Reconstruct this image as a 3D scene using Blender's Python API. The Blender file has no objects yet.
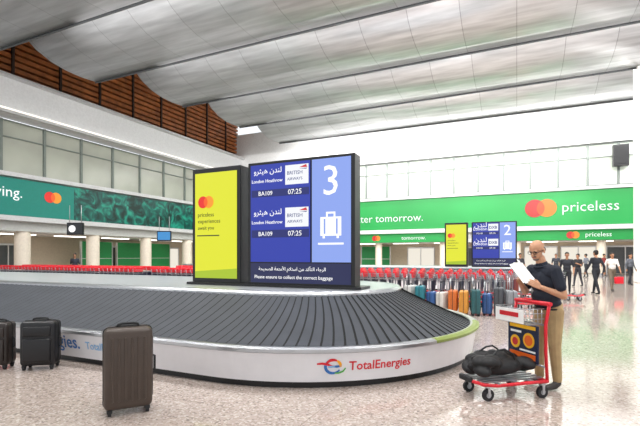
import bpy, bmesh, math, random
import numpy as np
from mathutils import Vector, Matrix, Euler
random.seed(7)
F=430.0; TH=math.atan2(0.416,0.909); cT=math.cos(TH); sT=math.sin(TH); CAMZ=1.55
def W(x,y,z=0): return Vector((cT*x-sT*y, sT*x+cT*y, z))
def C(px,y,z=0): return W((px-320)/F*y,y,z)
def lin(h):
    h=h.lstrip('#'); o=[]
    for i in (0,2,4):
        v=int(h[i:i+2],16)/255; o.append(v/12.92 if v<=.04045 else ((v+.055)/1.055)**2.4)
    return (o[0],o[1],o[2],1)
scene=bpy.context.scene
COL=scene.collection
MATS={}
def mat(name,col,rough=.5,metal=0,emit=0,var=.06,scale=8,bump=0,coat=0):
    if name in MATS: return MATS[name]
    m=bpy.data.materials.new(name); m.use_nodes=True; nt=m.node_tree; b=nt.nodes['Principled BSDF']
    c=lin(col)
    b.inputs['Roughness'].default_value=rough; b.inputs['Metallic'].default_value=metal
    tc=nt.nodes.new('ShaderNodeTexCoord'); n=nt.nodes.new('ShaderNodeTexNoise'); n.inputs['Scale'].default_value=scale
    n.inputs['Detail'].default_value=3
    nt.links.new(tc.outputs['Object'],n.inputs['Vector'])
    mr=nt.nodes.new('ShaderNodeMapRange'); mr.inputs['From Min'].default_value=.3; mr.inputs['From Max'].default_value=.7
    mr.inputs['To Min'].default_value=1-var; mr.inputs['To Max'].default_value=1+var
    nt.links.new(n.outputs['Fac'],mr.inputs['Value'])
    mx=nt.nodes.new('ShaderNodeVectorMath'); mx.operation='MULTIPLY'; mx.inputs[0].default_value=c[:3]
    nt.links.new(mr.outputs['Result'],mx.inputs[1]); nt.links.new(mx.outputs['Vector'],b.inputs['Base Color'])
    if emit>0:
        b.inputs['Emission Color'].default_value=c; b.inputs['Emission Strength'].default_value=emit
    if bump>0:
        bp=nt.nodes.new('ShaderNodeBump'); bp.inputs['Strength'].default_value=bump; bp.inputs['Distance'].default_value=.01
        nt.links.new(n.outputs['Fac'],bp.inputs['Height']); nt.links.new(bp.outputs['Normal'],b.inputs['Normal'])
    MATS[name]=m; return m
def screenmat(name,col,e=1.0):
    if name in MATS: return MATS[name]
    m=mat(name,col,.35,0,e,var=0); 
    b=m.node_tree.nodes['Principled BSDF']
    for l in list(b.inputs['Base Color'].links): m.node_tree.links.remove(l)
    b.inputs['Base Color'].default_value=(0.01,0.01,0.01,1)
    return m
class MB:
    def __init__(s): s.bm=bmesh.new(); s.mats=[]
    def mi(s,m):
        if m not in s.mats: s.mats.append(m)
        return s.mats.index(m)
    def face(s,vs,m,smooth=False):
        try: f=s.bm.faces.new(vs)
        except ValueError: return None
        f.material_index=s.mi(m); f.smooth=smooth; return f
    def box(s,c,size,m,rot=None,bev=0,seg=2):
        b=bmesh.new(); bmesh.ops.create_cube(b,size=1)
        for v in b.verts: v.co=Vector((v.co.x*size[0],v.co.y*size[1],v.co.z*size[2]))
        if bev>0: bmesh.ops.bevel(b,geom=list(b.edges),offset=bev,segments=seg,affect='EDGES',profile=.5)
        s.add(b,m,Matrix.Translation(Vector(c))@(rot.to_matrix().to_4x4() if rot else Matrix()),smooth=bev>0 and seg>2)
    def add(s,b,m,M=Matrix(),smooth=False):
        mp={}; i=s.mi(m)
        for v in b.verts: mp[v]=s.bm.verts.new(M@v.co)
        for f in b.faces:
            try:
                g=s.bm.faces.new([mp[v] for v in f.verts]); g.material_index=i; g.smooth=smooth
            except ValueError: pass
        b.free()
    def cyl(s,c,r,h,m,axis='Z',n=20,r2=None):
        b=bmesh.new(); bmesh.ops.create_cone(b,cap_ends=True,segments=n,radius1=r,radius2=r if r2 is None else r2,depth=h)
        R=Matrix()
        if axis=='X': R=Matrix.Rotation(math.pi/2,4,'Y')
        if axis=='Y': R=Matrix.Rotation(math.pi/2,4,'X')
        s.add(b,m,Matrix.Translation(Vector(c))@R,False)
    def tube(s,pts,r,m,n=8,closed=False):
        pts=[Vector(p) for p in pts]; N=len(pts); rings=[]; up=None
        for i,p in enumerate(pts):
            if closed: t=(pts[(i+1)%N]-pts[i-1]).normalized()
            else: t=(pts[min(i+1,N-1)]-pts[max(i-1,0)]).normalized()
            if up is None:
                up=Vector((0,0,1)) if abs(t.z)<.9 else Vector((1,0,0))
            a=(up-t*up.dot(t)).normalized(); up=a; b=t.cross(a)
            rings.append([s.bm.verts.new(p+(a*math.cos(2*math.pi*k/n)+b*math.sin(2*math.pi*k/n))*r) for k in range(n)])
        for i in range(N if closed else N-1):
            A=rings[i];B=rings[(i+1)%N]
            for k in range(n): s.face([A[k],A[(k+1)%n],B[(k+1)%n],B[k]],m,True)
        if not closed:
            s.face(rings[0][::-1],m); s.face(rings[-1],m)
    def poly(s,pts,m):
        s.face([s.bm.verts.new(Vector(p)) for p in pts],m)
    def finish(s,name,parent=None,loc=(0,0,0),rot=(0,0,0),kind=None,label=None,category=None,group=None,recalc=True):
        if recalc: bmesh.ops.recalc_face_normals(s.bm,faces=list(s.bm.faces))
        me=bpy.data.meshes.new(name); s.bm.to_mesh(me); s.bm.free()
        for m in s.mats: me.materials.append(m)
        return mkobj(name,me,parent,loc,rot,kind,label,category,group)
def mkobj(name,data,parent=None,loc=(0,0,0),rot=(0,0,0),kind=None,label=None,category=None,group=None):
    o=bpy.data.objects.new(name,data); COL.objects.link(o); o.location=loc; o.rotation_euler=rot
    if parent: o.parent=parent
    if kind: o['kind']=kind
    if label: o['label']=label
    if category: o['category']=category
    if group: o['group']=group
    return o
def empty(name,loc,rotz,label,category,group=None,parent=None):
    o=mkobj(name,None,parent,loc,(0,0,rotz),None,label,category,group); o.empty_display_size=.1; return o
def evalmesh(o):
    dg=bpy.context.evaluated_depsgraph_get(); dg.update()
    return bpy.data.meshes.new_from_object(o.evaluated_get(dg))
def textmesh(s,m,width=None,height=None,bold=0.0,space=1.0):
    cu=bpy.data.curves.new('t','FONT'); cu.body=s; cu.size=1; cu.extrude=.004; cu.offset=bold; cu.resolution_u=2; cu.space_character=space
    o=bpy.data.objects.new('t',cu); COL.objects.link(o); me=evalmesh(o); bpy.data.objects.remove(o)
    n=len(me.vertices)
    if n==0: return me
    co=np.zeros(n*3); me.vertices.foreach_get('co',co); co=co.reshape(-1,3)
    mn=co.min(0); mx=co.max(0); sz=mx-mn
    sx=(width/sz[0]) if width else None; sy=(height/sz[1]) if height else None
    if sx is None: sx=sy if sy else 1
    if sy is None: sy=sx
    co[:,0]=(co[:,0]-(mn[0]+mx[0])/2)*sx; co[:,1]=(co[:,1]-(mn[1]+mx[1])/2)*sy
    co[:,2]=co[:,2]/.004*.5
    co[:,2]*=.003
    me.vertices.foreach_set('co',co.ravel()); me.materials.clear(); me.materials.append(m); me.update(); return me
AR={'ا':(0xFE8D,2),'أ':(0xFE83,2),'ء':(0xFE80,1),'ب':(0xFE8F,4),'ة':(0xFE93,2),'ت':(0xFE95,4),'ث':(0xFE99,4),'ج':(0xFE9D,4),'ح':(0xFEA1,4),'د':(0xFEA9,2),'ر':(0xFEAD,2),'س':(0xFEB1,4),'ص':(0xFEB9,4),'ع':(0xFEC9,4),'ك':(0xFED9,4),'ل':(0xFEDD,4),'م':(0xFEE1,4),'ن':(0xFEE5,4),'ه':(0xFEE9,4),'و':(0xFEED,2),'ي':(0xFEF1,4),'X':(0xFEFB,2),'Y':(0xFEF7,2)}
def arab(s):
    s=s.replace('لا','X').replace('لأ','Y'); out=''
    for i,ch in enumerate(s):
        if ch not in AR: out+=ch; continue
        b,n=AR[ch]; p=i>0 and s[i-1] in AR and AR[s[i-1]][1]==4 and n>=2
        q=n==4 and i+1<len(s) and s[i+1] in AR and AR[s[i+1]][1]>=2
        out+=chr(b+(3 if p and q else 2 if q else 1 if p else 0))
    return out[::-1]
black=mat('black_plastic','#0d0d10',.35); dark=mat('dark_rubber','#1d1e20',.6)
steel=mat('brushed_steel','#b9bcc0',.3,.9); alu=mat('aluminium','#c9c9c9',.35,.6)
red=mat('red_plastic','#d8182a',.35); white=mat('white_paint','#f0efec',.45)
wtext=screenmat('white_screen_text','#ffffff',1.1)
mc_red=screenmat('logo_red','#eb2017',1.0); mc_or=screenmat('logo_orange','#ff9a1c',1.0); mc_mid=screenmat('logo_mid','#ff5f10',1.0)
def floor_mat():
    m=bpy.data.materials.new('terrazzo'); m.use_nodes=True; nt=m.node_tree; b=nt.nodes['Principled BSDF']
    tc=nt.nodes.new('ShaderNodeTexCoord')
    v=nt.nodes.new('ShaderNodeTexVoronoi'); v.inputs['Scale'].default_value=48
    n=nt.nodes.new('ShaderNodeTexNoise'); n.inputs['Scale'].default_value=1.2; n.inputs['Detail'].default_value=4
    n2=nt.nodes.new('ShaderNodeTexNoise'); n2.inputs['Scale'].default_value=60; n2.inputs['Detail'].default_value=3
    for q in (v,n,n2): nt.links.new(tc.outputs['Object'],q.inputs['Vector'])
    sep=nt.nodes.new('ShaderNodeSeparateColor'); nt.links.new(v.outputs['Color'],sep.inputs['Color'])
    cr=nt.nodes.new('ShaderNodeValToRGB'); e=cr.color_ramp.elements
    e[0].position=0; e[0].color=lin('#91857e'); e[1].position=1; e[1].color=lin('#d5c9c0')
    for p,c in ((.12,'#a19289'),(.2,'#b6a79d'),(.75,'#c0b1a7'),(.9,'#d5c9c0')):
        x=cr.color_ramp.elements.new(p); x.color=lin(c)
    nt.links.new(sep.outputs['Red'],cr.inputs['Fac'])
    mx=nt.nodes.new('ShaderNodeMix'); mx.data_type='RGBA'; mx.blend_type='MULTIPLY'; mx.inputs['Factor'].default_value=.12
    nt.links.new(cr.outputs['Color'],mx.inputs[6]); nt.links.new(n2.outputs['Color'],mx.inputs[7])
    br=nt.nodes.new('ShaderNodeTexBrick'); br.offset=0; br.inputs['Scale'].default_value=1; br.inputs['Brick Width'].default_value=1.8; br.inputs['Row Height'].default_value=1.8
    br.inputs['Mortar Size'].default_value=.006; br.inputs['Color1'].default_value=(1,1,1,1); br.inputs['Color2'].default_value=(.95,.95,.95,1); br.inputs['Mortar'].default_value=(.7,.68,.66,1)
    nt.links.new(tc.outputs['Object'],br.inputs['Vector'])
    m2=nt.nodes.new('ShaderNodeMix'); m2.data_type='RGBA'; m2.blend_type='MULTIPLY'; m2.inputs['Factor'].default_value=1
    nt.links.new(mx.outputs[2],m2.inputs[6]); nt.links.new(br.outputs['Color'],m2.inputs[7])
    nt.links.new(m2.outputs[2],b.inputs['Base Color'])
    mr=nt.nodes.new('ShaderNodeMapRange'); mr.inputs['To Min'].default_value=.05; mr.inputs['To Max'].default_value=.15
    nt.links.new(n.outputs['Fac'],mr.inputs['Value']); nt.links.new(mr.outputs['Result'],b.inputs['Roughness'])
    return m
f=MB(); f.box((-5,20,-.1),(80,70,.2),floor_mat()); f.finish('floor',kind='structure')
WX=-28.0; WY=39.0
wallgrey=mat('wall_grey','#b9bbb8',.6); beige=mat('wall_beige','#cdc0ab',.6); cream=mat('cream_column','#e6dccb',.5)
beamm=mat('beam_white','#c9cacb',.45); coolwhite=mat('upper_wall','#dddedd',.5)
glass=mat('window_glass_pale','#b9c2b6',.12,0,.22,var=.18,scale=.25); glassL=mat('window_glass_warm','#989b90',.12,0,.18,var=.3,scale=.25)  # both glasses emit faintly: brightness added in the pane material
mull=mat('mullion','#747c77',.4,.4); cove=screenmat('cove_light','#fff8ee',1.3)
def sbox(name,c,size,m,**k):
    b=MB(); b.box(c,size,m); return b.finish(name,kind='structure',**k)
sbox('wall_far',(-8,WY+.3,12.5),(44,.5,4.5),coolwhite)
sbox('wall_far_spandrel',(-8,WY+.35,5.3),(44,.5,3.3),wallgrey)
sbox('trim_1',(-8,WY-.05,6.82),(44,.4,.22),beamm)
sbox('trim_2',(-8,WY-.1,10.35),(44,.5,.28),beamm)
sbox('trim_3',(-8,WY-.1,3.78),(44,.6,.34),beamm)
sbox('trim_9',(-8,WY-.2,10.62),(44,.3,.1),cove)
sbox('wall_far_fascia',(-8,WY+.3,3.2),(44,.4,.9),wallgrey)
sbox('wall_far_lower',(-8,WY+6,1.9),(50,.4,3.8),beige)
sbox('ceiling_far_soffit',(-8,WY+3.3,2.85),(44,5.6,.1),white)
sbox('wall_left_spandrel',(WX-.35,17.5,5.2),(.5,41.5,2.8),wallgrey)
sbox('trim_4',(WX+.1,18,6.5),(.5,42.5,.25),beamm)
sbox('trim_5',(WX+.1,18,3.85),(.6,42.5,.3),beamm)
sbox('wall_left_fascia',(WX-.3,18,3.4),(.4,42.5,.6),wallgrey)
sbox('wall_left_lower',(WX-6,18,1.9),(.4,44,3.8),beige)
sbox('ceiling_left_soffit',(WX-3.2,18,3.1),(5.4,42.5,.1),white)
sbox('wall_left_beam',(WX+.3,18,11.0),(1.0,42.5,2.2),beamm)
sbox('trim_6',(WX+.95,18,10.0),(.3,42.5,.16),alu)
sbox('trim_7',(WX+.95,18,10.16),(.2,42.5,.10),cove)
sbox('trim_10',(WX+.95,18,12.1),(.5,42.5,.14),alu)
for i,x in enumerate(range(-26,14,4)): sbox('trim_%d'%(20+i),(x,WY+3.2,2.78),(2.4,.5,.04),screenmat('soffit_lamp','#fff6ea',5))
for i,y in enumerate(range(6,38,4)): sbox('trim_%d'%(40+i),(WX-3,y,3.03),(.5,2.4,.04),MATS['soffit_lamp'])
def winmesh(name,w,h,g):
    b=MB(); b.box((0,.06,0),(w,.05,h),g)
    for x in (-w/2+.04,w/2-.04): b.box((x,0,0),(.08,.16,h),mull)
    for z in (-h/2+.05,h/2-.05,h*.18): b.box((0,0,z),(w,.12,.06),mull)
    bmesh.ops.recalc_face_normals(b.bm,faces=list(b.bm.faces)); me=bpy.data.meshes.new(name); b.bm.to_mesh(me); b.bm.free()
    for m in b.mats: me.materials.append(m)
    return me
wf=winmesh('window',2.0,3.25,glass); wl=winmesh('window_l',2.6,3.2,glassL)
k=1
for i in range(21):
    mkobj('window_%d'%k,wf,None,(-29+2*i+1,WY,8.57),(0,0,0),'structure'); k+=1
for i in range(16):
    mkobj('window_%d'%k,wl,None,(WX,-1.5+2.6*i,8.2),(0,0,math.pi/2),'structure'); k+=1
wood=mat('wood_slats','#a05c2c',.5,var=.35,scale=1.5); wooddk=mat('wood_gap','#2c170b',.7)
b=MB(); b.box((WX-.3,18,15),(.2,42.5,5.4),wooddk)
for i in range(13): b.box((WX-.05,18,12.5+.4*i),(.3,42.5,.26),wood)
for i in range(14): b.box((WX+.15,-2+3*i,15),(.12,.16,5.2),wooddk)
b.finish('wall_left_wood',kind='structure')
sbox('ceiling',(-6,15,17.6),(50,56,.2),mat('ceiling_dark','#6a6d70',.8))
def fin_mat():
    m=bpy.data.materials.new('fin_metal'); m.use_nodes=True; nt=m.node_tree; b=nt.nodes['Principled BSDF']
    tc=nt.nodes.new('ShaderNodeTexCoord'); mp=nt.nodes.new('ShaderNodeMapping'); mp.inputs['Scale'].default_value=(.25,2.2,1.5)
    n=nt.nodes.new('ShaderNodeTexNoise'); n.inputs['Scale'].default_value=1.5; n.inputs['Detail'].default_value=5
    nt.links.new(tc.outputs['Object'],mp.inputs['Vector']); nt.links.new(mp.outputs['Vector'],n.inputs['Vector'])
    cr=nt.nodes.new('ShaderNodeValToRGB'); cr.color_ramp.elements[0].position=.3; cr.color_ramp.elements[0].color=lin('#a9aaac'); cr.color_ramp.elements[1].position=.7; cr.color_ramp.elements[1].color=lin('#d0d1d3')
    nt.links.new(n.outputs['Fac'],cr.inputs['Fac'])
    br=nt.nodes.new('ShaderNodeTexBrick'); br.offset=0; br.inputs['Brick Width'].default_value=2.4; br.inputs['Row Height'].default_value=30; br.inputs['Scale'].default_value=1; br.inputs['Mortar Size'].default_value=.018
    br.inputs['Color1'].default_value=(1,1,1,1); br.inputs['Color2'].default_value=(.9,.9,.9,1); br.inputs['Mortar'].default_value=(.55,.55,.55,1)
    nt.links.new(tc.outputs['Object'],br.inputs['Vector'])
    mx=nt.nodes.new('ShaderNodeMix'); mx.data_type='RGBA'; mx.blend_type='MULTIPLY'; mx.inputs['Factor'].default_value=1
    nt.links.new(cr.outputs['Color'],mx.inputs[6]); nt.links.new(br.outputs['Color'],mx.inputs[7]); nt.links.new(mx.outputs[2],b.inputs['Base Color'])
    b.inputs['Metallic'].default_value=.55; b.inputs['Roughness'].default_value=.3
    return m
fm=fin_mat(); finedge=mat('fin_edge','#5d6062',.6,.2)
prof=[(-5.0,16.3),(-5.0,15.3),(-4.92,14.6),(-4.7,13.95),(-4.3,13.4),(-3.7,12.97),(-2.9,12.66),(-2.0,12.5),(-1.0,12.47),(0,12.55)]
for Yi,x0 in ((1.2,-27),(7.2,-27),(13.7,-26.5),(18.8,-24.2),(24.5,-22.3),(30.5,-21.5),(36.4,-21)):
    b=MB(); x1=16
    A=[b.bm.verts.new((x0,y,z)) for y,z in prof]; B=[b.bm.verts.new((x1,y,z)) for y,z in prof]
    for j in range(len(prof)-1): b.face([A[j],A[j+1],B[j+1],B[j]],fm,True)
    up=[(0,12.72),(-1.2,12.9),(-3.2,13.8),(-4.4,14.9),(-4.7,16.3)]
    A2=[b.bm.verts.new((x0,y,z)) for y,z in up]; B2=[b.bm.verts.new((x1,y,z)) for y,z in up]
    b.face([A[-1],A2[0],B2[0],B[-1]],finedge)
    for j in range(len(up)-1): b.face([A2[j],A2[j+1],B2[j+1],B2[j]],finedge)
    b.face(A+A2,finedge); b.face(B+B2,finedge)
    b.box(((x0+x1)/2,-.02,12.50),(x1-x0,.06,.12),finedge)
    b.finish('ceiling_fin_baffle',loc=(0,Yi,0),kind='structure')
    L=bpy.data.lights.new('strip','AREA'); L.shape='RECTANGLE'; L.size=30; L.size_y=.3; L.energy=1800; L.color=(1,.98,.96)
    o=bpy.data.objects.new('added_fill_strip',L); COL.objects.link(o); o.location=(-4,Yi+.2,12.78)  # added fill lamp in each fin gap, lights the hall from above
    L=bpy.data.lights.new('wash_fill','AREA'); L.shape='RECTANGLE'; L.size=36; L.size_y=.12; L.energy=1100; L.color=(1,.99,.98)
    o=bpy.data.objects.new('added_fin_wash',L); COL.objects.link(o); o.location=(-3,Yi+.04,12.44); o.rotation_euler=(math.radians(100),0,0)  # added lamp, unseen behind the lip, brightens the next fin's underside
tr=MB(); tr.box((-12,14.3,13.3),(22,.12,.12),black)
for i in range(12): tr.cyl((-22+1.7*i,14.3,13.12),.09,.22,steel)
for i in range(12): tr.cyl((-22+1.7*i,14.3,13.0),.07,.02,cove)
tr.finish('trim_8',kind='structure')
colm=MB(); colm.cyl((0,0,2),.45,4,cream,n=28); colm.cyl((0,0,.12),.5,.24,steel,n=28); 
c0=colm.finish('column',loc=(WX-.6,12,0),kind='structure')
for y in (17,22,27,32,37):
    o=c0.copy(); COL.objects.link(o); o.location=(WX-.6,y,0)
for x in (-24,-18,-12,-6,0,6,11):
    o=c0.copy(); COL.objects.link(o); o.location=(x,WY+.7,0); o.scale=(.7,.7,.93)
b=MB(); p=C(647,25); b.box((p.x,p.y,6.5),(1.1,1.1,13),white,bev=.05); b.box((p.x,p.y,13.4),(2,2,.8),alu)
b.finish('wall_right_pillar',kind='structure')
def grad_green():
    m=bpy.data.materials.new('banner_green'); m.use_nodes=True; nt=m.node_tree; b=nt.nodes['Principled BSDF']
    tc=nt.nodes.new('ShaderNodeTexCoord'); n=nt.nodes.new('ShaderNodeTexNoise'); n.inputs['Scale'].default_value=.12
    nt.links.new(tc.outputs['Object'],n.inputs['Vector'])
    cr=nt.nodes.new('ShaderNodeValToRGB'); cr.color_ramp.elements[0].position=.35; cr.color_ramp.elements[0].color=lin('#0b7f36'); cr.color_ramp.elements[1].position=.65; cr.color_ramp.elements[1].color=lin('#1b9345')
    nt.links.new(n.outputs['Fac'],cr.inputs['Fac']); nt.links.new(cr.outputs['Color'],b.inputs['Base Color']); nt.links.new(cr.outputs['Color'],b.inputs['Emission Color'])
    b.inputs['Emission Strength'].default_value=.25; b.inputs['Roughness'].default_value=.4; return m
def teal_img():
    m=bpy.data.materials.new('banner_picture'); m.use_nodes=True; nt=m.node_tree; b=nt.nodes['Principled BSDF']
    tc=nt.nodes.new('ShaderNodeTexCoord'); n=nt.nodes.new('ShaderNodeTexNoise'); n.inputs['Scale'].default_value=.9; n.inputs['Detail'].default_value=6; n.inputs['Distortion'].default_value=2
    nt.links.new(tc.outputs['Object'],n.inputs['Vector'])
    cr=nt.nodes.new('ShaderNodeValToRGB'); cr.color_ramp.elements[0].position=.38; cr.color_ramp.elements[0].color=lin('#06201f'); cr.color_ramp.elements[1].position=.68; cr.color_ramp.elements[1].color=lin('#1f8a74')
    e=cr.color_ramp.elements.new(.52); e.color=lin('#0c4a45')
    nt.links.new(n.outputs['Fac'],cr.inputs['Fac']); nt.links.new(cr.outputs['Color'],b.inputs['Base Color']); nt.links.new(cr.outputs['Color'],b.inputs['Emission Color'])
    b.inputs['Emission Strength'].default_value=.3; b.inputs['Roughness'].default_value=.3; return m
gg=grad_green(); tealm=teal_img(); teal2=mat('banner_teal','#0f7468',.4,0,.3)
def disc(b,c,r,m,axis='Y',n=40,clip=None):
    pts=[]
    for k in range(n):
        a=2*math.pi*k/n; pts.append((c[0]+r*math.cos(a),c[1],c[2]+r*math.sin(a)))
    b.poly(pts,m)
def mclogo(name,parent,c,r):
    b=MB(); disc(b,(c[0]-r*.6,c[1],c[2]),r,mc_red); disc(b,(c[0]+r*.6,c[1]-.002,c[2]),r,mc_or)
    h=math.acos(.6); pts=[]
    for k in range(13):
        a=-h+2*h*k/12; pts.append((c[0]-r*.6+r*math.cos(a),c[1]-.004,c[2]+r*math.sin(a)))
    for k in range(13):
        a=math.pi-h+2*h*k/12; pts.append((c[0]+r*.6+r*math.cos(a),c[1]-.004,c[2]+r*math.sin(a)))
    b.poly(pts,mc_mid); return b.finish(name,parent,recalc=False)
def addtext(name,parent,s,m,c,width=None,height=None,bold=.0,rot=(math.pi/2,0,0),space=1.0):
    me=textmesh(s,m,width,height,bold,space); return mkobj(name,me,parent,c,rot)
bb=empty('advertising_banner',(0,WY-.02,0),0,'long green advertising banner with white lettering and round logo','banner')
q=MB(); q.box((-9.9,0,5.33),(36,.12,2.7),gg); q.finish('banner_panel',bb)
mclogo('round_logo',bb,(1.75,-.09,5.4),.72)
addtext('lettering',bb,'priceless',wtext,(5.15,-.09,5.3),3.75,None,.0)
addtext('lettering',bb,'a better tomorrow.',wtext,(-11.6,-.09,5.05),7.9,None,.0)
bb=empty('advertising_banner',(3.6,WY-.02,0),0,'small green banner with round logo above the exit passage','banner')
q=MB(); q.box((0,0,3.2),(9,.12,.8),gg); q.finish('banner_panel',bb); mclogo('round_logo',bb,(.4,-.09,3.2),.28)
addtext('lettering',bb,'priceless',wtext,(2.1,-.09,3.17),1.7,None,.0)
bb=empty('advertising_banner',(-10,WY-.02,0),0,'small green banner strip under the gallery','banner')
q=MB(); q.box((0,0,3.2),(9,.12,.8),gg); q.finish('banner_panel',bb); addtext('lettering',bb,'tomorrow.',wtext,(1.5,-.09,3.17),2.2,None,.0); mclogo('round_logo',bb,(-2,-.09,3.2),.25)
bb=empty('advertising_banner',(WX+.04,0,0),math.pi/2,'teal advertising banner with dark picture and white lettering','banner')
q=MB(); q.box((5,0,5.15),(30,.12,2.3),teal2); q.box((27.5,0,5.15),(15,.12,2.3),tealm)
q.box((36.6,0,5.15),(3.2,.12,2.3),gg); q.finish('banner_panel',bb)
addtext('lettering',bb,'living.',wtext,(15.6,-.09,5.35),1.9,None,.0)
mclogo('round_logo',bb,(18.5,-.09,5.4),.36)
def panel(name,c,size,m,label,cat,rotz=0):
    b=MB(); b.box((0,0,size[2]/2),size,m); b.box((0,-size[1]/2-.01,size[2]*.5),(size[0]*.96,.02,.05),alu)
    for x in (-size[0]/2,size[0]/2): b.box((x,0,size[2]/2),(.08,size[1]+.04,size[2]),alu)
    return b.finish(name,None,c,(0,0,rotz),label=label,category=cat)
gp=mat('partition_green','#1b7f42',.5,0,.05)
for y in (24.2,27.5,30.8): panel('partition_panel',(WX-3,y,0),(2.8,.15,2.7),gp,'green partition panel with metal edges','partition',math.pi/2)
for x,m_ in ((-22,gp),(-18.5,gp),(-13,gp)): panel('partition_panel',(x,WY+3,0),(3,.15,2.5),m_,'green partition panel with metal edges','partition')
lit=screenmat('lit_shop','#efe8da',1.0); lit2=screenmat('lit_blue','#3a8fd0',1.0); dkdoor=mat('door_dark','#4b4f52',.3)
for i,(x,m_) in enumerate(((-9,lit),(-5,dkdoor),(-2,lit),(2,lit),(5,lit),(8.5,dkdoor),(12,lit))):
    b=MB(); b.box((x,WY+5.75,1.2),(2.6,.1,2.3),m_); b.box((x,WY+5.7,2.4),(2.8,.14,.14),alu)
    for dx in (-1.35,0,1.35): b.box((x+dx,WY+5.68,1.2),(.08,.14,2.4),alu)
    b.finish('door_%d'%(i+1),kind='structure')
for i,(y,m_) in enumerate(((12,dkdoor),(15.5,lit),(19,dkdoor),(29,dkdoor),(35,lit))):
    b=MB(); b.box((WX-5.75,y,1.2),(.1,2.6,2.3),m_); b.box((WX-5.7,y,2.4),(.14,2.8,.14),alu)
    for dx in (-1.35,0,1.35): b.box((WX-5.68,y+dx,1.2),(.14,.08,2.4),alu)
    b.finish('door_%d'%(i+9),kind='structure')
def hangsign(px,y,z,w,h,m,label):
    p=C(px,y,z); r=empty('hanging_sign',p,TH,label,'sign')
    b=MB(); b.box((0,.05,0),(w,.12,h),black,bev=.02); b.finish('sign_case',r)
    b=MB(); b.box((0,-.02,0),(w*.86,.02,h*.8),m); b.finish('sign_face',r)
    for x in (-w*.35,w*.35):
        b=MB(); b.tube([(x,.05,h/2),(x,.05,h/2+1.0)],.02,steel); b.finish('bracket',r)
    return r
s=hangsign(75,24.5,3.1,.95,.7,screenmat('sign_dark','#22262c',.6),'black hanging clock display under the gallery')
b=MB(); disc(b,(-.15,-.035,0),.2,wtext); b.finish('dial',s,recalc=False)
hangsign(164,30,2.95,1.0,.7,lit2,'lit blue hanging sign')
b=MB(); b.box((0,0,0),(1.0,.5,1.6),black,bev=.04); b.box((0,-.28,.0),(.8,.04,1.3),dark); b.tube([(0,.2,.3),(0,.62,.3)],.06,steel); b.box((0,.62,.3),(.3,.05,.3),steel)
b.finish('loudspeaker',loc=(7.0,38.28,9.0),rot=(0,0,0),label='large black loudspeaker fixed high on the wall',category='loudspeaker')
RR=2.85; LS=17.0
def P(s,r):
    T=2*LS+2*math.pi*RR; s%=T
    if s<LS: return Vector((-LS+s,-r,0)),Vector((0,-1,0))
    s-=LS
    if s<math.pi*RR:
        a=-math.pi/2+s/RR; return Vector((r*math.cos(a),r*math.sin(a),0)),Vector((math.cos(a),math.sin(a),0))
    s-=math.pi*RR
    if s<LS: return Vector((-s,r,0)),Vector((0,1,0))
    s-=LS; a=math.pi/2+s/RR
    return Vector((-LS+r*math.cos(a),r*math.sin(a),0)),Vector((math.cos(a),math.sin(a),0))
TT=2*LS+2*math.pi*RR
SS=[0,LS*.5]+[LS+math.pi*RR*i/48 for i in range(49)]+[LS+math.pi*RR+LS*.5]+[2*LS+math.pi*RR+math.pi*RR*i/30 for i in range(30)]
def sweep(prof,m,name,parent,closed=False,smooth=False):
    b=MB(); rows=[]
    for s in SS: rows.append([b.bm.verts.new(P(s,r)[0]+Vector((0,0,z))) for r,z in prof])
    N=len(SS); K=len(prof)
    for i in range(N):
        A=rows[i];B=rows[(i+1)%N]
        for j in range(K if closed else K-1): b.face([A[j],B[j],B[(j+1)%K],A[(j+1)%K]],m,smooth)
    return b.finish(name,parent)
car_white=mat('carousel_panel','#e6e5e8',.25,0,var=.02); belt=mat('belt_rubber','#3a3e45',.62,.0,var=.12,scale=3); beltd=mat('belt_shadow','#08090a',.8)
deckm=mat('deck_metal','#c2c6ca',.28,.4,var=.05)
tred=mat('lettering_red','#d8232f',.4); tblue=mat('lettering_blue','#2f6fb7',.4); tcy=mat('lettering_pale_blue','#7fb2dd',.4); tyel=mat('logo_yellow','#f2a51c',.4); tgreen=mat('logo_green','#56b04a',.4)
def build_carousel(loc,label):
    R=empty('baggage_carousel',loc,0,label,'baggage carousel')
    sweep([(2.74,0),(2.74,.1)],black,'kick_plate',R)
    sweep([(2.70,.08),(2.79,.08),(2.85,.43)],car_white,'side_panel',R)
    sweep([(2.86,.425),(2.885,.44),(2.885,.475),(2.84,.495),(2.76,.49),(2.74,.45)],steel,'outer_rim',R)
    b=MB(); n=round(TT/.155); K=9
    def st(t): 
        r=2.77-1.17*t; z=.452+.53*(t**1.08); return r,z
    for i in range(n):
        s0=TT*i/n; s1=TT*(i+1)/n
        r0=[];r1=[];r2=[];r3=[]
        for k in range(K):
            t=k/(K-1); r,z=st(t); off=.28*math.sin(math.pi*t*.5)*.6
            a=P(s0+off,r)[0]; c=P(s1+off-.03,r)[0]; d=P(s1+off,r)[0]
            r0.append(b.bm.verts.new(a+Vector((0,0,z+.018)))); r1.append(b.bm.verts.new(c+Vector((0,0,z+.010)))); r2.append(b.bm.verts.new(a+Vector((0,0,z-.004)))); r3.append(b.bm.verts.new(d+Vector((0,0,z+.008))))
        for k in range(K-1):
            b.face([r0[k],r1[k],r1[k+1],r0[k+1]],belt); b.face([r1[k],r3[k],r3[k+1],r1[k+1]],beltd); b.face([r2[k],r0[k],r0[k+1],r2[k+1]],beltd)
    b.finish('rubber_belt',R,recalc=False)
    sweep([(1.64,.93),(1.64,1.0),(1.6,1.035),(1.5,1.035)],steel,'inner_rim',R)
    b=MB(); b.face([b.bm.verts.new(P(s,1.52)[0]+Vector((0,0,1.03))) for s in SS],deckm); b.finish('deck',R)
    return R
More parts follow.
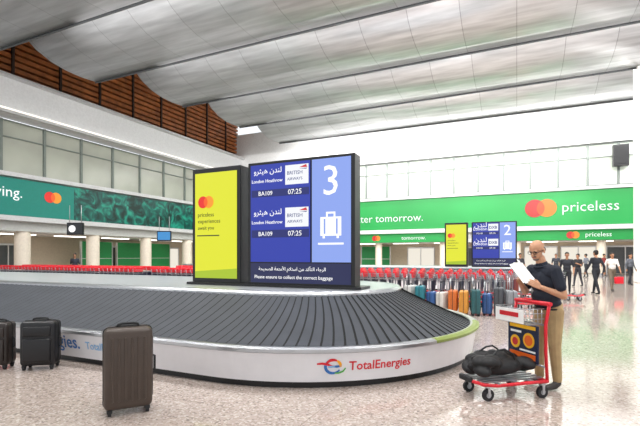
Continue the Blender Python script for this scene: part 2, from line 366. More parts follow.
def bend(me,s_c,zc,R,name,slope=.06/.35):
    for v in me.vertices:
        z=zc+v.co.y; r=2.79+(z-.08)*slope*1.0+.004+max(0,v.co.z)
        p,nrm=P(s_c+v.co.x,r); v.co=Vector((p.x,p.y,z))
    me.update(); return mkobj(name,me,R)
def subdiv_mesh(me):
    bm=bmesh.new(); bm.from_mesh(me); bmesh.ops.triangulate(bm,faces=list(bm.faces)); bmesh.ops.subdivide_edges(bm,edges=[e for e in bm.edges if e.calc_length()>.05],cuts=2); bm.to_mesh(me); bm.free(); return me
def s_of_angle(deg): return LS+RR*math.radians(deg+90)
def stroke_mesh(paths):
    b=MB()
    for pts,w,m in paths:
        N=len(pts); L=[];Rr=[]
        for i,(x,y) in enumerate(pts):
            a=pts[max(i-1,0)]; c=pts[min(i+1,N-1)]; dx,dy=c[0]-a[0],c[1]-a[1]; l=math.hypot(dx,dy) or 1
            ww=w*(.45+.55*math.sin(math.pi*(i+.6)/(N+.2)))/2
            L.append(b.bm.verts.new((x-dy/l*ww,y+dx/l*ww,.001*len(b.mats)))); Rr.append(b.bm.verts.new((x+dy/l*ww,y-dx/l*ww,.001*len(b.mats))))
        for i in range(N-1): b.face([L[i],Rr[i],Rr[i+1],L[i+1]],m)
    me=bpy.data.meshes.new('logo'); b.bm.to_mesh(me); b.bm.free()
    for m in b.mats: me.materials.append(m)
    return me
def arcp(cx,cy,rx,ry,a0,a1,n=14): return [(cx+rx*math.cos(math.radians(a0+(a1-a0)*i/n)),cy+ry*math.sin(math.radians(a0+(a1-a0)*i/n))) for i in range(n+1)]
CA=build_carousel((-3.42,7.01,0),'large oval baggage carousel with white side panels and dark slatted belt')
bend(subdiv_mesh(textmesh('TotalEnergies',tred,.83,None,.014)),s_of_angle(-46.2),.25,CA,'lettering')
logo=stroke_mesh([(arcp(.0,.0,.09,.08,60,330,22),.036,tblue),(arcp(.0,.0,.09,.08,60,150),.036,tred),([(-.19,.035),(-.13,.04),(-.07,.03),(-.02,.005),(.02,-.0)],.03,tred),
  ([(-.0,-.0),(.05,.0),(.095,.005)],.03,tblue),(arcp(.0,.0,.09,.08,-5,60),.036,tyel),([(-.06,.0),(-.02,.0),(.02,.0)],.026,tcy),([(.02,-.08),(.07,-.078),(.12,-.06),(.15,-.02)],.022,tgreen)])
bend(logo,s_of_angle(-58.4),.265,CA,'logo')
def s_of_px(px):
    d=(px-320)/F; Y=7.01-2.82; y=Y/(sT*d+cT); X=(cT*d-sT)*y; return X+3.42+LS
a,b_=s_of_px(38),s_of_px(80); bend(textmesh('energies.',tblue,b_-a,None,.014),(a+b_)/2,.27,CA,'lettering')
a,b_=s_of_px(86),s_of_px(128); bend(textmesh('TotalEnergies',tcy,b_-a,None,.01),(a+b_)/2,.26,CA,'lettering')
a,b_=s_of_px(-60),s_of_px(10); bend(textmesh('TotalEnergies',tred,b_-a,None,.01),(a+b_)/2,.26,CA,'lettering')
CB=build_carousel((-1.1,22.3,0),'second oval baggage carousel with white side panels')
g=MB(); pr=[]
for i in range(15):
    s=s_of_angle(-30+40*i/14); pr.append([g.bm.verts.new(P(s,r)[0]+Vector((0,0,z))) for r,z in ((2.889,.445),(2.889,.478),(2.845,.499),(2.79,.497))])
for i in range(14):
    for j in range(3): g.face([pr[i][j],pr[i+1][j],pr[i+1][j+1],pr[i][j+1]],mat('rim_green','#7f8f3c',.4))  # yellow-green band along a short arc of the upper rim
g.finish('rim_green_band',CA)
blue=screenmat('screen_blue','#1f34a8',1.0); blue_row=screenmat('screen_row','#0e1c6b',1.0); peri=screenmat('screen_periwinkle','#8ba4ee',1.0)
navy=screenmat('screen_navy','#10184c',1.0); yel=screenmat('screen_yellow','#dde01c',1.05); scwhite=screenmat('screen_white','#f4f6fa',1.0)
txtdark=screenmat('text_dark','#203018',.6); bared=screenmat('ribbon_red','#d0202c',1); bablue=screenmat('ribbon_blue','#12307c',1); lime=screenmat('screen_lime','#a9c417',1)
def build_display(ox,oy,num,city,flight,airline,label):
    D=empty('information_display',(ox,oy,1.03),0,label,'display screen'); Wd=1.96; H=2.12
    b=MB(); b.box((Wd/2,.14,H/2),(Wd,.26,H),black,bev=.012); b.finish('case',D)
    y=0.002
    def rect(b,x0,x1,z0,z1,m,dy=0): b.poly([(x0,y-dy,z0),(x1,y-dy,z0),(x1,y-dy,z1),(x0,y-dy,z1)],m)
    b=MB(); rect(b,.06,1.20,.42,2.07,blue); rect(b,.06,1.90,.07,.40,navy)
    for z0,z1 in ((1.52,1.64),(.83,.96)): rect(b,.08,1.18,z0,z1,blue_row,.002)
    rect(b,1.23,1.90,.42,2.07,peri)
    for z0 in (1.70,1.0): rect(b,.74,1.17,z0,z0+.32,scwhite,.002)
    b.finish('screen',D,recalc=False)
    yy=-.004
    def T(s,m,x,z,w=None,h=None,bold=.0): addtext('screen_text',D,s,m,(x,yy,z),w,h,bold)
    for z0 in (1.70,1.0):
        T(arab(city[0]),wtext,.40,z0+.25,.54); T(city[1],wtext,.39,z0+.09,.60)
        if airline=='BRITISH AIRWAYS':
            T('BRITISH',bablue,.92,z0+.19,.28); T('AIRWAYS',bablue,.92,z0+.09,.28)
            q=MB(); q.poly([(1.0,yy,z0+.27),(1.13,yy,z0+.31),(1.15,yy,z0+.26)],bared); q.poly([(1.0,yy,z0+.25),(1.15,yy,z0+.25),(1.13,yy,z0+.235)],bablue); q.finish('airline_ribbon',D,recalc=False)
        else: T(airline,bablue,.95,z0+.15,.34,bold=.02)
    for z in (1.58,.895): T(flight[0],wtext,.36,z,.27,bold=.0); T(flight[1],wtext,.92,z,.25,bold=.0)
    T(arab('الرجاء التأكد من استلام الأمتعة الصحيحة'),wtext,.85,.30,1.25); T('Please ensure to collect the correct baggage',wtext,.87,.16,1.45,None,.0)
    T(num,wtext,1.56,1.72,None,.47,.0)
    q=MB()
    def rr(x0,x1,z0,z1,m,dy): q.poly([(x0,y-dy,z0),(x1,y-dy,z0),(x1,y-dy,z1),(x0,y-dy,z1)],m)
    rr(1.38,1.74,.84,1.14,wtext,.003); rr(1.44,1.47,.87,1.11,peri,.005); rr(1.65,1.68,.87,1.11,peri,.005)
    rr(1.48,1.64,1.19,1.22,wtext,.003); rr(1.48,1.51,1.14,1.22,wtext,.003); rr(1.61,1.64,1.14,1.22,wtext,.003)
    rr(1.42,1.46,.80,.84,wtext,.003); rr(1.66,1.70,.80,.84,wtext,.003); rr(1.34,1.78,.70,.73,wtext,.003)
    q.finish('suitcase_pictogram',D,recalc=False)
    Yp=empty('advertising_display',(ox-1.24,oy+.02,1.03),0,'tall lit yellow advertising screen in a black case on the carousel','display screen')
    b=MB(); b.box((.535,.14,H/2),(1.07,.26,H),black,bev=.012); b.finish('case',Yp)
    b=MB(); b.poly([(.07,0,.12),(1.0,0,.12),(1.0,0,2.03),(.07,0,2.03)],yel); 
    b.poly([(.07,-.002,.12),(1.0,-.002,.12),(1.0,-.002,.30),(.07,-.002,.24)],lime)
    b.finish('screen',Yp,recalc=False)
    mclogo('round_logo',Yp,(.32,-.004,1.50),.11)
    for i,(s,w) in enumerate((('priceless',.36),('experiences',.50),('await you',.36))): addtext('screen_text',Yp,s,txtdark,(.14+w/2,-.004,1.26-.12*i),w,None,.0)
    b=MB(); b.poly([(.12,-.003,.88),(.62,-.003,.88),(.62,-.003,.90),(.12,-.003,.90)],txtdark); b.finish('screen_rule',Yp,recalc=False)
    return D
build_display(-4.23,6.24,'3',('لندن هيثرو','London Heathrow'),('BA109','07:25'),'BRITISH AIRWAYS','wide blue flight screen showing number 3 on the carousel')
build_display(-1.95,21.5,'2',('لندن','London'),('DX102','07:10'),'DXB','wide blue flight screen showing number 2 on the carousel')
b=MB(); b.box((-3.85,6.42,1.05),(3.4,.45,.05),black,bev=.01); b.finish('display_plinth',label='flat black plinth under the display screens',category='plinth')
def suitcase(loc,rotz,w,d,h,colhex,label,group=None,ribs=True,soft=False,rough=.4,detail=True,tele=0):
    m=mat('case_'+colhex.strip('#'),colhex,rough,var=.08); mdk=dark
    r=empty('suitcase',loc,rotz,label,'suitcase',group)
    zb=.055; hh=h-zb-.02
    b=MB(); b.box((0,0,zb+hh/2),(w,d,hh),m,bev=min(d,w)*.2,seg=4)
    if ribs:
        n=6
        for i in range(n):
            x=-w*.33+w*.66*i/(n-1)
            for sy in (-1,1): b.box((x,sy*(d/2),zb+hh*.5),(w*.055,.016,hh*.78),m,bev=.006,seg=2)
        for sx in (-1,1):
            for yy in (-d*.22,d*.22): b.box((sx*w/2,yy,zb+hh*.5),(.014,d*.10,hh*.76),m,bev=.005,seg=2)
    if soft:
        b.box((0,-d/2-.012,zb+hh*.36),(w*.78,.05,hh*.52),m,bev=.02,seg=3)
        b.box((0,-d/2-.008,zb+hh*.78),(w*.78,.035,hh*.22),m,bev=.015,seg=3)
    b.finish('shell',r)
    b=MB(); pts=[]
    rw=w/2+.002; rh=hh/2+.002; rad=min(d,w)*.2
    for cx,cz,a0 in ((rw-rad,rh-rad,0),(-rw+rad,rh-rad,90),(-rw+rad,-rh+rad,180),(rw-rad,-rh+rad,270)):
        for k in range(5):
            a=math.radians(a0+90*k/4); pts.append((cx+rad*math.cos(a),0,zb+hh/2+cz+rad*math.sin(a)))
    b.tube(pts,.007,mdk,6,True); b.finish('zipper',r)
    for sx in (-1,1):
        for sy in (-1,1):
            b=MB(); b.box((0,0,.05),(.05,.05,.035),mdk,bev=.008); b.cyl((0,0,.026),.026,.03,mdk,'X',14)
            b.finish('wheel',r,(sx*(w/2-.05),sy*(d/2-.04),0))
    b=MB(); zt=zb+hh; b.tube([(-.1,0,zt-.01),(-.09,0,zt+.025),(-.05,0,zt+.035),(.05,0,zt+.035),(.09,0,zt+.025),(.1,0,zt-.01)],.012,mdk); b.finish('top_handle',r)
    if detail:
        b=MB(); x=w/2; b.tube([(x-.005,0,zb+hh*.62),(x+.03,0,zb+hh*.6),(x+.03,0,zb+hh*.42),(x-.005,0,zb+hh*.4)],.012,mdk); b.finish('side_handle',r)
        b=MB(); b.box((0,d*.25,zt+.004),(w*.5,.05,.012),mdk,bev=.004); b.finish('handle_socket',r)
    if tele:
        b=MB(); b.tube([(-.11,d*.3,zt-.02),(-.11,d*.3,zt+tele),(.11,d*.3,zt+tele),(.11,d*.3,zt-.02)],.01,steel); b.finish('telescopic_handle',r)
    return r
p=C(128,4.30); suitcase((p.x,p.y,0),TH+math.radians(28),.44,.27,.865,'#463a32','large bronze brown upright ribbed suitcase standing by the carousel',soft=False,rough=.4)
p=C(41,5.95); suitcase((p.x,p.y,0),TH+math.radians(12),.44,.27,.68,'#101014','black upright soft suitcase standing by the carousel',soft=True,ribs=False)
p=C(-1,5.95); suitcase((p.x,p.y,0),TH+math.radians(8),.34,.25,.66,'#2b2320','dark brown upright soft suitcase beside the black one',soft=True,ribs=False)
cols=['#8a8d92','#7a2a31','#2a2e34','#b4b5b3','#24707b','#2c5287','#c4c1bb','#c2662a','#c98a36','#27565a','#2d4f82','#45484d','#85888c']
names=['grey','dark red','black','pale grey','teal','blue','off-white','orange','orange','dark teal','blue','charcoal','silver grey']
x=-3.55
for i,(c,n) in enumerate(zip(cols,names)):
    h=random.choice([.60,.66,.7,.76]); suitcase((x,12.0+random.uniform(-.12,.12),0),math.radians(90+random.uniform(-22,22)),.46 if h>.65 else .4,.225,h,c,n+' upright suitcase in a row behind the carousel','suitcases in a row behind the carousel',detail=False,tele=random.choice([0,.22,.3])); x+=.285
for px,y,c,n in ((505,17.5,'#2c2f33','black'),(512,17.2,'#7a3b33','brown'),(499,17.9,'#3d4650','slate'),(150,24,'#1b1c20','black'),(128,24.5,'#20242a','black'),(108,25,'#26303a','navy'),(95,25,'#1b1c20','black')):
    p=C(px,y); suitcase((p.x,p.y,0),random.uniform(0,3),.46,.26,.7,c,n+' upright suitcase standing near the trolley rows','suitcases near the trolley rows',detail=False)
tframe=mat('trolley_grey','#9ea2a6',.35,.7); navyb=mat('board_navy','#15203f',.4); byel=mat('board_yellow','#f0b51e',.4); bor=mat('board_orange','#e2621b',.4); bred=mat('board_red','#c6202a',.4)
def trolley(get,full=True):
    n=8 if full else 4
    def caster(x,y,nm='wheel'):
        b=get(nm); b.cyl((x,y,.065),.065,.035,dark,'Y',16 if full else 8); b.cyl((x,y,.065),.03,.04,steel,'Y',10 if full else 6)
        b.box((x,y+.025,.1),(.03,.006,.1),steel); b.box((x,y-.025,.1),(.03,.006,.1),steel); b.box((x,y,.155),(.07,.06,.014),steel)
    for x,y in ((.06,.24),(.06,-.24),(.70,.17),(.70,-.17)): caster(x,y)
    b=get('base_frame')
    b.tube([(0,.26,.18),(.3,.25,.18),(.62,.22,.17),(.76,.18,.18),(.83,.1,.2),(.85,0,.21),(.83,-.1,.2),(.76,-.18,.18),(.62,-.22,.17),(.3,-.25,.18),(0,-.26,.18),(0,-.26,.18)],.019,red,n)
    b.tube([(0,.26,.18),(0,-.26,.18)],.018,red,n)
    b=get('front_bumper'); b.box((.855,0,.215),(.05,.2,.06),dark,bev=.015 if full else 0)
    b=get('platform')
    for i in range(5 if full else 2):
        y=-.16+.32*i/(4 if full else 1); b.box((.38,y,.2),(.76,.035,.016),tframe)
    for x in (.18,.38,.6): b.box((x,0,.188),(.04,.46,.014),tframe)
    b=get('upright_frame')
    for y in (-.25,.25): b.tube([(.0,y,.18),(.02,y,.5),(.02,y,.8),(-.01,y,.93),(-.03,y,1.02)],.018,red if full else tframe,n)
    b.tube([(.02,-.25,.33),(.02,.25,.33)],.012,tframe,n); b.tube([(.02,-.25,.79),(.02,.25,.79)],.012,tframe,n)
    b=get('handle'); b.tube([(-.03,-.27,1.02),(-.03,.27,1.02)],.024 if full else .035,red,n+2)
    if not full: b.box((.02,0,.93),(.03,.5,.16),red)
    b=get('basket')
    for z in (.80,.86,.92,.97):
        w=.235
        b.tube([(.03,w,z),(.24+(z-.8)*.25,w,z),(.24+(z-.8)*.25,-w,z),(.03,-w,z)],.005,steel,4 if not full else 5)
    if full:
        for i in range(9):
            y=-.235+.47*i/8; b.tube([(.03,y,.8),(.24,y,.8),(.285,y,.97)],.004,steel,5)
        for i in range(4):
            for w in (-.235,.235): b.tube([(.06+.05*i,w,.8),(.06+.055*i,w,.97)],.004,steel,5)
        b=get('basket_plate'); b.box((.29,0,.885),(.008,.45,.15),white,bev=.003)
        b.box((.2955,0,.9),(.004,.3,.05),bred)
        b=get('advertising_board'); b.box((.10,0,.57),(.02,.47,.42),navyb,bev=.008)
        b.box((.1115,0,.745),(.004,.40,.04),byel); b.box((.1115,.0,.42),(.004,.40,.06),bor)
        b.cyl((.111,.10,.60),.085,.006,byel,'X',24); b.cyl((.113,.10,.60),.06,.006,bor,'X',24); b.cyl((.111,-.11,.56),.075,.006,byel,'X',24); b.cyl((.113,-.11,.56),.045,.006,bred,'X',24)
        b.box((.1115,-.1,.68),(.004,.17,.025),white); b.box((.1115,.08,.48),(.004,.24,.02),white)
    else:
        b.box((.1,0,.57),(.015,.46,.38),navyb)
root=empty('luggage_trolley',W(2.42,4.95),TH+math.radians(196),'red framed luggage trolley with wire basket and advertising board','luggage trolley')
mbs=[]
def getsep(n):
    if n=='wheel' or not any(a==n for a,_ in mbs): mbs.append((n,MB()))
    return [b for a,b in mbs if a==n][-1] if n=='wheel' else dict(mbs)[n]
trolley(getsep,True)
for n,b in mbs: b.finish(n,root)
one=MB(); trolley(lambda n:one,False)
t0=one.finish('luggage_trolley',loc=(-26,13.6,0),rot=(0,0,0),label='nested luggage trolley with red handle in a long row',category='luggage trolley',group='nested luggage trolleys in rows')
for row,(yy,x0,x1,st_) in enumerate(((13.9,-26,-.2,.27),(15.6,-25.8,.6,.32),(17.4,-16,1.4,.36))):
    x=x0+(st_ if row==0 else 0)
    while x<x1:
        if not (-15.2<x<-14.3 or -8.7<x<-8.0):
            o=t0.copy(); COL.objects.link(o); o.location=(x,yy+random.uniform(-.04,.04),0); o.rotation_euler=(0,0,random.uniform(-.03,.03))
        x+=st_
def figure(name,prims,mats,voxel,parent,smooth=6,nm='body'):
    big=bmesh.new()
    for pr in prims:
        t=bmesh.new()
        if pr[0]=='cap':
            _,p0,p1,r0,r1,tag=pr
            for p_,r_ in ((p0,r0),(p1,r1)):
                bmesh.ops.create_icosphere(t,subdivisions=2,radius=r_,matrix=Matrix.Translation(Vector(p_)))
            res=bmesh.ops.convex_hull(t,input=list(t.verts))
            inn=[g for g in res['geom_interior'] if isinstance(g,bmesh.types.BMVert)]
            bmesh.ops.delete(t,geom=inn,context='VERTS')
        else:
            _,c_,rad,rot,tag=pr
            bmesh.ops.create_icosphere(t,subdivisions=3,radius=1,matrix=Matrix.Translation(Vector(c_))@Euler(rot).to_matrix().to_4x4()@Matrix.Diagonal((*rad,1)))
        mp={}
        for v in t.verts: mp[v]=big.verts.new(v.co)
        for f_ in t.faces:
            try: big.faces.new([mp[v] for v in f_.verts])
            except ValueError: pass
        t.free()
    me=bpy.data.meshes.new(name); big.to_mesh(me); big.free()
    o=bpy.data.objects.new(name,me); COL.objects.link(o)
    md=o.modifiers.new('r','REMESH'); md.mode='VOXEL'; md.voxel_size=voxel; md.use_smooth_shade=True
    if smooth: sm=o.modifiers.new('s','SMOOTH'); sm.factor=.5; sm.iterations=smooth
    m2=evalmesh(o); bpy.data.objects.remove(o)
    nf=len(m2.polygons); ce=np.zeros(nf*3); m2.polygons.foreach_get('center',ce); ce=ce.reshape(-1,3)
    best=np.full(nf,1e9); idx=np.zeros(nf,dtype=np.int32); tags=list(mats.keys())
    for pr in prims:
        if pr[0]=='cap':
            _,p0,p1,r0,r1,tag=pr; a=np.array(p0);b=np.array(p1); ab=b-a; L=ab.dot(ab)+1e-9
            t=np.clip(((ce-a)@ab)/L,0,1); d=np.linalg.norm(ce-(a+t[:,None]*ab),axis=1)-(r0+(r1-r0)*t)
        else:
            _,c_,rad,rot,tag=pr; M=np.array(Euler(rot).to_matrix()); q=(ce-np.array(c_))@M
            k_=np.linalg.norm(q/np.array(rad),axis=1); d=(k_-1)*min(rad)
        w=d<best; best[w]=d[w]; idx[w]=tags.index(tag)
    for t in tags: m2.materials.append(mats[t])
    m2.polygons.foreach_set('material_index',idx); m2.polygons.foreach_set('use_smooth',[True]*nf); m2.update()
    return mkobj(nm,m2,parent)
def hand(prims,wrist,fwd,up,side,curl=.5,sc=1.0,tag='skin'):
    fwd=Vector(fwd).normalized(); side=Vector(side); side=(side-fwd*side.dot(fwd)).normalized(); up=Vector(up); up=(up-fwd*up.dot(fwd)-side*up.dot(side)).normalized()
    w=Vector(wrist); palm=w+fwd*.055*sc
    for k in range(4):
        off=(.030-.020*k)*sc
        base=palm+fwd*.03*sc+side*off
        prims.append(('cap',tuple(w+side*off*.5),tuple(base),.014*sc,.0115*sc,tag))
        ln=[.072,.08,.075,.058][k]*sc
        d1=(fwd*math.cos(curl*.6)-up*math.sin(curl*.6)); p1=base+d1*ln*.42
        d2=(fwd*math.cos(curl*1.5)-up*math.sin(curl*1.5)); p2=p1+d2*ln*.33
        d3=(fwd*math.cos(curl*2.2)-up*math.sin(curl*2.2)); p3=p2+d3*ln*.25
        prims.append(('cap',tuple(base),tuple(p1),.0085*sc,.008*sc,tag)); prims.append(('cap',tuple(p1),tuple(p2),.008*sc,.0075*sc,tag)); prims.append(('cap',tuple(p2),tuple(p3),.0075*sc,.0065*sc,tag))
    tb=w+fwd*.025*sc+side*.028*sc; t1=tb+(side*.6+fwd*.7-up*.35).normalized()*.04*sc; t2=t1+(side*.15+fwd*.9-up*.35).normalized()*.032*sc
    prims.append(('cap',tuple(w+side*.012),tuple(tb),.015*sc,.013*sc,tag)); prims.append(('cap',tuple(tb),tuple(t1),.013*sc,.0105*sc,tag)); prims.append(('cap',tuple(t1),tuple(t2),.0105*sc,.0085*sc,tag))
def head(prims,c,pitch,yaw=0,hair=True,long=False,beard=False):
    R=Matrix.Rotation(yaw,3,'Z')@Matrix.Rotation(-pitch,3,'Y'); c=Vector(c)
    def q(x,y,z): return tuple(c+R@Vector((x,y,z)))
    e=tuple(R.to_euler())
    prims.append(('ell',q(.012,0,.03),(.098,.077,.088),e,'skin'))
    prims.append(('ell',q(-.022,0,-.035),(.068,.06,.078),e,'skin'))
    prims.append(('ell',q(-.05,0,-.085),(.032,.036,.026),e,'beard' if beard else 'skin'))
    prims.append(('cap',q(-.088,0,.0),q(-.108,0,-.028),.009,.0145,'skin'))
    prims.append(('cap',q(-.078,-.035,.018),q(-.078,.035,.018),.012,.012,'skin'))
    prims.append(('cap',q(-.083,-.017,-.058),q(-.083,.017,-.058),.0085,.0085,'lip'))
    if beard: prims.append(('cap',q(-.084,-.022,-.044),q(-.084,.022,-.044),.008,.008,'beard'))
    for s in (-1,1):
        prims.append(('ell',q(.012,s*.079,-.008),(.02,.010,.033),e,'skin'))
        prims.append(('ell',q(-.079,s*.03,.0),(.010,.013,.007),e,'eye'))
        prims.append(('cap',q(-.089,s*.016,.019),q(-.08,s*.044,.02),.0045,.0035,'hair'))
    if hair:
        prims.append(('ell',q(.022,0,.045),(.103,.083,.086),e,'hair')); prims.append(('ell',q(.045,0,.0),(.07,.08,.075),e,'hair'))
    else:
        prims.append(('cap',q(.078,-.02,.0),q(.078,.02,.0),.034,.034,'hair'))
        for s in (-1,1): prims.append(('cap',q(.03,s*.062,.018),q(.07,s*.04,-.01),.024,.03,'hair'))
    if long: prims.append(('cap',q(.06,0,.0),q(.085,0,-.19),.08,.05,'hair'))
    return q
def figmats(skin,hair,shirt,pants,shoe,key):
    return {'skin':mat('skin_'+key,skin,.5,var=.04),'hair':mat('hair_'+key,hair,.7),'lip':mat('lip_'+key,'#9a5a4a',.5),'eye':mat('eye_dark','#1c1614',.3),'beard':mat('beard_'+key,'#77695f',.8),
     'shirt':mat('shirt_'+key,shirt,.8,var=.15,scale=14,bump=.3),'pants':mat('pants_'+key,pants,.8,var=.12,scale=10,bump=.3),'shoe':mat('shoe_'+key,shoe,.4)}
MX,MY=2.68,5.08
man=empty('person',W(MX,MY),TH+math.radians(14),'bald person in dark polo shirt and khaki trousers reading papers','person')
pr=[]
for s,dx in ((-1,.03),(1,-.03)):
    pr+= [('cap',(.02+dx*.3,s*.092,.90),(-.01+dx,s*.10,.50),.098,.068,'pants'),('cap',(-.01+dx,s*.10,.50),(.02+dx,s*.105,.12),.069,.052,'pants'),
          ('cap',(.02+dx,s*.105,.075),(-.02+dx,s*.11,.055),.045,.043,'shoe'),('cap',(-.02+dx,s*.11,.05),(-.15+dx,s*.125,.035),.042,.032,'shoe')]
pr+=[('ell',(.03,0,.95),(.13,.165,.13),(0,0,0),'pants'),('ell',(-.01,0,1.07),(.145,.165,.13),(0,.1,0),'shirt'),('ell',(-.03,0,1.24),(.13,.18,.19),(0,-.15,0),'shirt'),
     ('cap',(-.05,-.13,1.37),(-.05,.13,1.37),.082,.082,'shirt'),('ell',(.0,0,1.0),(.14,.17,.09),(0,0,0),'shirt'),
     ('cap',(-.055,0,1.40),(-.095,0,1.52),.064,.056,'skin'),('cap',(-.055,0,1.405),(-.07,0,1.445),.076,.070,'shirt')]
pr+=[('cap',(-.05,-.185,1.385),(-.025,-.235,1.20),.066,.062,'shirt'),('cap',(-.02,-.225,1.25),(.0,-.25,1.10),.048,.043,'skin'),('cap',(.0,-.25,1.10),(-.20,-.15,1.19),.043,.028,'skin')]
hand(pr,(-.215,-.14,1.195),(-.75,.25,.45),(.1,-.95,.2),(.2,.1,1),.55)
pr+=[('cap',(-.05,.185,1.385),(-.08,.225,1.20),.066,.062,'shirt'),('cap',(-.08,.22,1.25),(-.10,.24,1.12),.048,.043,'skin'),('cap',(-.10,.24,1.12),(-.27,.11,1.22),.043,.028,'skin')]
hand(pr,(-.28,.10,1.23),(-.6,-.35,.55),(-.1,.95,.1),(.2,-.1,1),.55)
qh=head(pr,(-.14,0,1.615),math.radians(20),math.radians(20),hair=False,beard=True)
mm=figmats('#c79473','#6e645d','#1c2230','#b0966c','#2a2320','man')
figure('body',pr,mm,.005,man,smooth=4)
b=MB()
for s in (-1,1):
    pts=[]
    for k in range(12):
        a=2*math.pi*k/12; pts.append(qh(-.098,s*.031+.024*math.cos(a),.001+.016*math.sin(a)))
    b.tube(pts,.0028,black,5,True); b.tube([qh(-.096,s*.055,.005),qh(-.05,s*.078,.006),qh(.01,s*.086,.004)],.0026,black,5)
b.tube([qh(-.1,-.008,.004),qh(-.1,.008,.004)],.0026,black,5); b.finish('glasses',man)
b=MB(); ring=[(-.07+.082*math.cos(a)-.0,.080*math.sin(a),1.435-.018*math.cos(a)*-1) for a in [2*math.pi*k/20 for k in range(20)]]
b.tube(ring,.013,mm['shirt'],6,True); b.finish('shirt_collar',man)
b=MB(); b.tube([(.012+.134*math.cos(a),.162*math.sin(a),.935) for a in [2*math.pi*k/28 for k in range(28)]],.012,black,6,True); b.finish('belt',man)
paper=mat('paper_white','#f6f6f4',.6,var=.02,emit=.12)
pp=empty('paper_sheets',W(MX-.315,MY-.06,1.33),TH+math.radians(35),'white paper sheets held open in both hands','papers')
for i,(rx,ry,rz,dz) in enumerate(((-.95,.12,.1,0),(-.8,-.1,-.25,.012),(-1.1,.3,.35,.02))):
    b=MB(); N=6
    vs=[[b.bm.verts.new(((u/N-.5)*.20,(v/N-.5)*.28,.018*math.sin(u/N*math.pi)+.012*(v/N)**2)) for v in range(N+1)] for u in range(N+1)]
    for u in range(N):
        for v in range(N): b.face([vs[u][v],vs[u+1][v],vs[u+1][v+1],vs[u][v+1]],paper,True)
    b.finish('sheet',pp,(0,0,dz+.01),(-rx,ry,rz))
bagm=mat('bag_black','#121214',.65,var=.4,scale=9,bump=.8)
bag=empty('holdall_bag',W(1.98,4.84,.21),TH+math.radians(196),'slumped black fabric holdall lying on the trolley','bag')
pr=[]
random.seed(3)
for i in range(30):
    x=random.uniform(-.32,.31); y=random.uniform(-.16,.16); z=random.uniform(.06,.17)+.09*(1-abs(x)/.34)
    r_=random.uniform(.06,.09); z=max(z,r_*.72+.004)
    pr.append(('ell',(x,y,z),(r_*1.35,r_,r_*.72),(random.uniform(-.15,.15),random.uniform(-.25,.25),random.uniform(0,3)),'c'))
pr.append(('ell',(0,0,.12),(.34,.20,.11),(0,0,0),'c'))
figure('bag',pr,{'c':bagm},.01,bag,smooth=2,nm='bag_body')
b=MB()
for s in (-1,1): b.tube([(-.15,s*.12,.18),(-.12,s*.12,.26),(-.03,s*.10,.31),(.06,s*.10,.30),(.13,s*.12,.25),(.16,s*.14,.17)],.011,dark)
b.finish('carry_strap',bag)
b=MB(); b.tube([(-.29,0,.16),(-.1,.01,.27),(.08,-.01,.27),(.29,0,.16)],.005,dark,5); b.finish('zipper',bag)
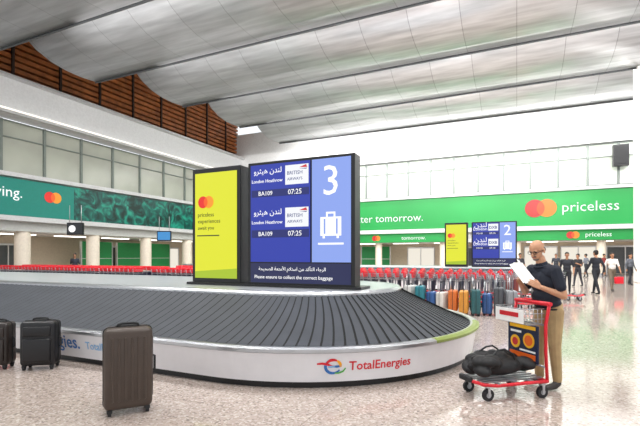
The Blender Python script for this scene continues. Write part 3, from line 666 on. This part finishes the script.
def person(px,y,face,h,shirt,pants,hair,label,key,walk=.15,skin='#a87a5c',longhair=False,robe=False,armhold=False):
    p=C(px,y); r=empty('person',(p.x,p.y,0),TH+face,label,'person'); pr=[]; w=walk
    for s in (-1,1):
        f_=w*s
        pr+=[('cap',(0,s*.085,.90),(-f_*.55-.02,s*.09,.49),.09,.062,'pants'),('cap',(-f_*.55-.02,s*.09,.49),(-f_+ (.03 if f_<0 else 0),s*.09,.11),.062,.045,'pants'),('cap',(-f_+.02,s*.09,.05),(-f_-.11,s*.10,.038),.042,.032,'shoe')]
        a0=(0,s*.185,1.39)
        if armhold and s==-1: el=(-.02,s*.24,1.12); wr=(-.2,s*.18,1.2)
        else: el=(f_*.5+.02,s*.24,1.12); wr=(f_*.9-.05,s*.24,.88)
        pr+=[('cap',a0,el,.06,.045,'shirt'),('cap',el,wr,.042,.028,'shirt' if key in('b','e') else 'skin')]
        d=Vector(wr)-Vector(el); hand(pr,wr,tuple(d),(0,s,0),(-1,0,0),.4)
    pr+=[('ell',(0,0,.95),(.115,.155,.12),(0,0,0),'pants'),('ell',(-.01,0,1.09),(.115,.15,.14),(0,0,0),'shirt'),('ell',(-.01,0,1.27),(.12,.17,.17),(0,0,0),'shirt'),('cap',(0,-.12,1.38),(0,.12,1.38),.075,.075,'shirt'),('cap',(0,0,1.42),(-.015,0,1.52),.06,.052,'skin')]
    head(pr,(-.025,0,1.62),.05,0,True,longhair)
    figure('b',pr,figmats(skin,hair,shirt,pants,'#1c1a1a',key),.016,r,smooth=2)
    r.scale=(h/1.73,)*3; return r
person(567,17.6,math.radians(60),1.70,'#20222a','#23252c','#17130f','person in dark clothes standing by the passage','a',.1)
person(596,17.4,math.radians(-80),1.78,'#1c2029','#1a1d24','#181310','person in a dark suit walking away','b',.22)
person(612,19.0,math.radians(80),1.70,'#d9d6d0','#6b6152','#221a14','person in white shirt walking towards the carousels','c',.2,longhair=True)
person(578,22,math.radians(20),1.66,'#1f1f24','#2b2c33','#17130f','person in black walking past the screens','d',.18,armhold=True)
person(630,23,math.radians(110),1.68,'#5c6068','#22242a','#17130f','person in grey jacket by the exit','e',.1)
person(75,24,math.radians(100),1.7,'#2a2f3a','#22242a','#17130f','person in navy clothes beyond the trolleys','f',.05)
person(520,24,math.radians(100),1.7,'#2b2b30','#3a3a40','#17130f','person in black clothes near the screens','g',.12)
person(586,31,math.radians(-60),1.7,'#7a7f88','#2a2d33','#17130f','person in grey shirt near the far doors','h',.15)
person(556,29,math.radians(60),1.7,'#30343c','#3b3a38','#17130f','person in charcoal clothes near the far doors','i',.1)
person(604,33,math.radians(120),1.7,'#8c3b36','#2a2d33','#17130f','person in dark red top near the far doors','j',.15)
p=C(619,18.2); b=MB(); b.box((0,0,.17),(.34,.15,.30),red,bev=.04,seg=3); b.tube([(-.1,0,.31),(-.08,0,.42),(.08,0,.42),(.1,0,.31)],.01,dark)
b.finish('tote_bag',loc=(p.x,p.y,.35),rot=(0,0,TH),label='red bag carried beside the person in white',category='bag')
w=bpy.data.worlds.new('w'); scene.world=w; w.use_nodes=True; bg=w.node_tree.nodes['Background']; bg.inputs['Color'].default_value=(.93,.965,1,1); bg.inputs['Strength'].default_value=1.15
cam=bpy.data.cameras.new('cam'); co=bpy.data.objects.new('camera',cam); COL.objects.link(co)
cam.sensor_width=36; cam.lens=36*F/640; cam.shift_y=43/640; cam.clip_end=300
co.location=(0,0,CAMZ); co.rotation_euler=(math.pi/2,0,TH)
scene.camera=co
scene.view_settings.view_transform='Standard'
